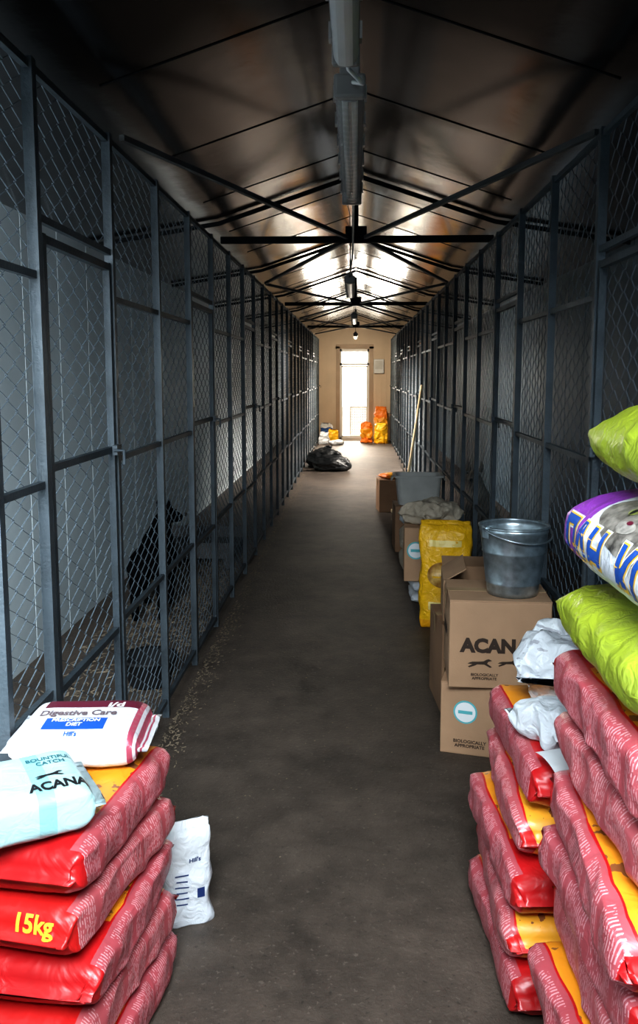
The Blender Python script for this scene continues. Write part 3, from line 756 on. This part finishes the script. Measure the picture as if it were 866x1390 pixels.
blob('rubbish_bag', 'black rubbish bag nearest the corridor centre, smaller of two', (-.38, 14.08, 0), (.34,.22,.16), 8, M['black_plastic'], group='black rubbish bags')
G = 'bags left of the end door'
bag('small_bag', bag_mesh(.46,.30,.16,71,wr=.14,block=True,upright=True,crush=.03), M['navy'], 'dark blue bag standing left of the end door', (-.68, 20.1, 0), (0,0,math.radians(80)), group=G)
bag('small_bag', bag_mesh(.36,.26,.14,73,wr=.14,block=True,upright=True,crush=.03), M['yellow'], 'yellow bag standing left of the end door', (-.52, 19.75, 0), (0,0,math.radians(95)), group=G)
bag('small_bag', bag_mesh(.30,.24,.13,74,wr=.15,block=True,upright=True,crush=.03), M['printed_white'], 'printed white bag beside the yellow one left of the end door', (-.71, 19.45, 0), (0,0,math.radians(85)), group=G)
bag('small_bag', bag_mesh(.34,.24,.12,75,wr=.15,crush=.025), M['plain_white'], 'white bag lying flat left of the end door', (-.42, 19.25, 0), (0,0,math.radians(20)), group=G)
G = 'orange bags right of the end door'
bag('orange_bag', bag_mesh(.85,.32,.18,77,wr=.14,block=True,upright=True,crush=.045), M['orange'], 'tall orange bag against the end wall right of the door', (.62, 20.25, 0), (0,0,math.radians(85)), group=G)
bag('orange_bag', bag_mesh(.50,.28,.18,78,wr=.14,block=True,upright=True,crush=.045), M['orange'], 'short orange bag standing in front of the end door', (.27, 19.9, 0), (0,0,math.radians(95)), group=G)
bag('orange_bag', bag_mesh(.50,.30,.17,79,wr=.14,block=True,upright=True,crush=.04), M['yellow'], 'yellow bag standing before the tall orange bag by the end wall', (.60, 19.72, 0), (0,0,math.radians(88)), group=G)
t = thing('meter_box', 'small pale electrical box on the end wall right of the door', 'box', (.56, YE-.012, 1.62))
bm = bmesh.new(); bx(bm, (0,-.05,.17), (.24,.1,.34)); obj('case', bm, M['white_plastic'], t, bevel=.008)
bm = bmesh.new(); bx(bm, (0,-.103,.2), (.18,.006,.2)); obj('cover', bm, M['grey_plastic'], t)

# ------------------------------------------------------------------ kennel contents
def skin(verts, edges, radii, root, sub=2):
    me = bpy.data.meshes.new('s'); me.from_pydata(verts, edges, []); me.update()
    o = bpy.data.objects.new('s', me); C.objects.link(o)
    o.modifiers.new('skin', 'SKIN'); sub_m = o.modifiers.new('sub', 'SUBSURF'); sub_m.levels = sub; sub_m.render_levels = sub
    for i, r in enumerate(radii): me.skin_vertices[0].data[i].radius = (r, r)
    me.skin_vertices[0].data[root].use_root = True
    dg = bpy.context.evaluated_depsgraph_get(); dg.update()
    out = bpy.data.meshes.new_from_object(o.evaluated_get(dg)); bpy.data.objects.remove(o)
    zm = min(v.co.z for v in out.vertices)
    for v in out.vertices: v.co.z -= zm-.008
    out.polygons.foreach_set('use_smooth', [True]*len(out.polygons)); return out
def stand_dog(label, loc, yaw_, m, k=1.0):
    """standing dog, head carried up and forward along local +X, turned to its right"""
    t = thing('dog', label, 'dog', loc, (0,0,yaw_)); t.scale = (k, k, k)
    V = [(-.27,0,.50),(-.10,0,.49),(.08,0,.485),(.22,0,.52),(.30,-.01,.63),(.345,-.03,.71),(.385,-.07,.725),(.425,-.125,.70),(.455,-.17,.685)]
    Rr = [.112,.118,.132,.126,.092,.082,.072,.046,.032]; E = [(i,i+1) for i in range(8)]
    for s in (-1, 1):
        b = len(V); V += [(.20,s*.095,.42),(.17,s*.10,.30),(.185,s*.095,.16),(.185,s*.095,.06),(.215,s*.095,.03)]; Rr += [.066,.046,.034,.029,.034]; E += [(3,b),(b,b+1),(b+1,b+2),(b+2,b+3),(b+3,b+4)]
        b = len(V); V += [(-.26,s*.095,.41),(-.20,s*.10,.30),(-.31,s*.10,.19),(-.295,s*.10,.06),(-.265,s*.10,.03)]; Rr += [.086,.060,.035,.030,.034]; E += [(0,b),(b,b+1),(b+1,b+2),(b+2,b+3),(b+3,b+4)]
    b = len(V); V += [(-.36,0,.52),(-.43,0,.44),(-.46,0,.33)]; Rr += [.036,.028,.016]; E += [(0,b),(b,b+1),(b+1,b+2)]
    link('body', skin(V, E, Rr, 0), m, t)
    for s in (-1, 1):
        bm = bmesh.new(); tube(bm, [(.355+s*.03,-.035+s*.035,.76),(.35+s*.036,-.03+s*.045,.81),(.35+s*.038,-.03+s*.048,.86)], [.032,.024,.003], 10); obj('ear', bm, m, t, smooth=True)
        bm = bmesh.new(); bmesh.ops.create_uvsphere(bm, u_segments=12, v_segments=8, radius=.010, matrix=Matrix.Translation((.415+s*.028,-.105+s*.020,.75))); obj('eye', bm, M['eye'], t, smooth=True)
    bm = bmesh.new(); bmesh.ops.create_uvsphere(bm, u_segments=12, v_segments=8, radius=.016, matrix=Matrix.Translation((.472,-.194,.697))); obj('nose', bm, M['eye'], t, smooth=True)
def sit_dog(label, loc, yaw_, m, turn=0):
    t = thing('dog', label, 'dog', loc, (0,0,yaw_))
    hy = turn*.03
    V = [(0,0,.16),(.07,0,.29),(.13,0,.42),(.165,turn*.005,.53),(.19,turn*.015,.615),(.225,hy+turn*.02,.635),(.265,hy+turn*.065,.605),(.295,hy+turn*.10,.592)]
    Rr = [.118,.112,.112,.078,.074,.064,.042,.030]; E = [(i,i+1) for i in range(7)]
    for s in (-1, 1):
        b = len(V); V += [(.165,s*.08,.36),(.185,s*.09,.24),(.205,s*.085,.11),(.21,s*.085,.05),(.25,s*.085,.030)]; Rr += [.058,.042,.030,.027,.030]; E += [(2,b),(b,b+1),(b+1,b+2),(b+2,b+3),(b+3,b+4)]
        b = len(V); V += [(.0,s*.10,.16),(.13,s*.15,.22),(.0,s*.15,.085),(.05,s*.15,.035),(.14,s*.15,.030)]; Rr += [.078,.058,.034,.030,.030]; E += [(0,b),(b,b+1),(b+1,b+2),(b+2,b+3),(b+3,b+4)]
    b = len(V); V += [(-.11,0,.10),(-.19,.05,.045),(-.22,.15,.03)]; Rr += [.035,.026,.016]; E += [(0,b),(b,b+1),(b+1,b+2)]
    link('body', skin(V, E, Rr, 0), m, t)
    for s in (-1, 1):
        bm = bmesh.new(); tube(bm, [(.19+s*turn*-.03,turn*.015+s*.048,.67),(.185+s*turn*-.035,turn*.015+s*.062,.715),(.185+s*turn*-.035,turn*.015+s*.066,.765)], [.030,.022,.003], 10)
        obj('ear', bm, m, t, smooth=True)
        bm = bmesh.new(); bmesh.ops.create_uvsphere(bm, u_segments=12, v_segments=8, radius=.010, matrix=Matrix.Translation((.255+(.02 if s*turn < 0 else -.01), hy+turn*.035+s*.030, .655))); obj('eye', bm, M['eye'], t, smooth=True)
    bm = bmesh.new(); bmesh.ops.create_uvsphere(bm, u_segments=12, v_segments=8, radius=.016, matrix=Matrix.Translation((.310,hy+turn*.122,.604))); obj('nose', bm, M['eye'], t, smooth=True)
stand_dog('black dog standing behind the left mesh fence', (-1.35, 5.55, 0), math.radians(94), M['black_fur'], .86)
sit_dog('tan and white dog sitting behind the right mesh fence', (1.32, 8.3, 0), math.radians(205), M['tan_fur'], 1)
t = thing('feed_bowl', 'low dark bowl on the kennel floor just behind the left fence', 'bowl', (-1.06, 4.2, .008))
bm = bmesh.new(); lathe(bm, [(0,.008),(.10,.0),(.105,.01),(.135,.13),(.145,.135),(.145,.145),(.130,.145),(.10,.02),(0,.015)], 36); obj('body', bm, M['black_rubber'], t, smooth=True)
bm = bmesh.new(); lathe(bm, [(.137,.128),(.150,.130),(.152,.140),(.148,.150),(.138,.148)], 36); obj('rim', bm, M['black_rubber'], t, smooth=True)
t = thing('dog_bed', 'low dark board sleeping box inside the left kennel', 'dog bed', (-1.36, 7.2, .008))
bm = bmesh.new(); bx(bm, (0,0,.10), (.7,.8,.03)); obj('board', bm, M['dark_wood'], t)
for sx in (-1, 1):
    for sy in (-1, 1):
        bm = bmesh.new(); bx(bm, (sx*.31,sy*.36,.0425), (.05,.05,.085)); obj('leg', bm, M['dark_wood'], t)
bm = bmesh.new()
for sy in (-1, 1): bx(bm, (0,sy*.39,.165), (.7,.02,.10))
bx(bm, (-.34,0,.165), (.02,.76,.10)); obj('side_board', bm, M['dark_wood'], t)

# straw and dust lying about: nobody could count it
rs = random.Random(3); vs, fs = [], []
def flake(x, y, z, L, w):
    a = rs.uniform(0, PI); dx, dy = math.cos(a)*L/2, math.sin(a)*L/2; nx, ny = -math.sin(a)*w/2, math.cos(a)*w/2; b = len(vs)
    t = rs.uniform(0, .002)
    vs.extend([(x-dx-nx,y-dy-ny,z),(x+dx-nx,y+dy-ny,z+t),(x+dx+nx,y+dy+ny,z+t+.001),(x-dx+nx,y-dy+ny,z+.001)]); fs.append((b,b+1,b+2,b+3))
for _ in range(2400):
    y = 2.6+rs.random()**1.4*11; x = XL+.036+abs(rs.gauss(0,.05)); flake(x, y, .001+rs.random()*.002, rs.uniform(.005,.018), rs.uniform(.002,.005))
for _ in range(3400):
    y = rs.gauss(6.2,1.3); x = rs.uniform(-1.6,-.95); flake(x, y, .001+rs.random()*.003, rs.uniform(.01,.05), rs.uniform(.003,.010))
for _ in range(420):
    flake(rs.uniform(-.8,.3), rs.uniform(2.6,13), .001, rs.uniform(.003,.008), rs.uniform(.002,.004))
me = bpy.data.meshes.new('straw_litter'); me.from_pydata(vs, [], fs); me.update()
o = link('straw_litter', me, M['straw']); o['kind'] = 'stuff'; tag(o, 'scattered straw and sawdust flakes along the fences and floor', 'straw')

# ------------------------------------------------------------------ light
w = bpy.data.worlds.new('world'); bpy.context.scene.world = w; w.use_nodes = True; nt = w.node_tree; bg = nt.nodes['Background']
tc = nn(nt, 'ShaderNodeTexCoord'); sp = nn(nt, 'ShaderNodeSeparateXYZ'); nt.links.new(tc.outputs['Generated'], sp.inputs[0])
mr = nn(nt, 'ShaderNodeMapRange'); mr.inputs[1].default_value = -.3; mr.inputs[2].default_value = .9; nt.links.new(sp.outputs[1], mr.inputs[0])
nt.links.new(mixc(nt, mr.outputs[0], (.03,.07,.11), (9,8.6,7.9)), bg.inputs['Color']); bg.inputs['Strength'].default_value = 1.0
def area(name, loc, target, sx, sy, power, col, spread=180):
    l = bpy.data.lights.new(name, 'AREA'); l.shape = 'RECTANGLE'; l.size = sx; l.size_y = sy; l.energy = power; l.color = col; l.spread = math.radians(spread)
    o = bpy.data.objects.new(name, l); C.objects.link(o); o.location = loc
    o.rotation_euler = (Vector(target)-Vector(loc)).to_track_quat('-Z', 'Y').to_euler(); return o
area('entrance_daylight', (.0,-.1,2.45), (0,2.2,.0), 1.2, .8, 49, (.82,.93,1.0), 85)
area('end_door_daylight', (0,22.9,1.9), (0,18,.6), 1.6, 2.4, 380, (1,.90,.76))
area('side_window_daylight', (1.72,13.4,2.0), (.1,13.4,0), 4.2, .5, 215, (1,.92,.82), 80)
area('side_window_daylight', (-1.72,10.6,2.0), (.75,10.2,.9), 1.4, .5, 40, (1,.94,.86), 70)
area('side_window_daylight', (-1.72,17.4,2.0), (-.1,17.4,0), 2.8, .5, 250, (1,.89,.75), 80)
area('end_wall_fill', (0,17.05,2.30), (0,20.5,.9), .5, .1, 32, (1,.84,.62), 120)  # added fill lamp to brighten the end wall; the fixture here is unlit
area('left_kennel_daylight', (-1.0,.6,1.9), (-1.8,2.4,1.2), .5, .5, 60, (.84,.94,1.0), 85)
area('right_kennel_daylight', (1.0,.8,1.9), (1.8,2.4,1.3), .5, .5, 9, (.70,.88,1.0), 85)
try:
    vsn = bpy.context.scene.view_settings; vsn.view_transform = 'Standard'; vsn.exposure = -.05
    vsn.look = 'Medium High Contrast'
except Exception as e: print(e)
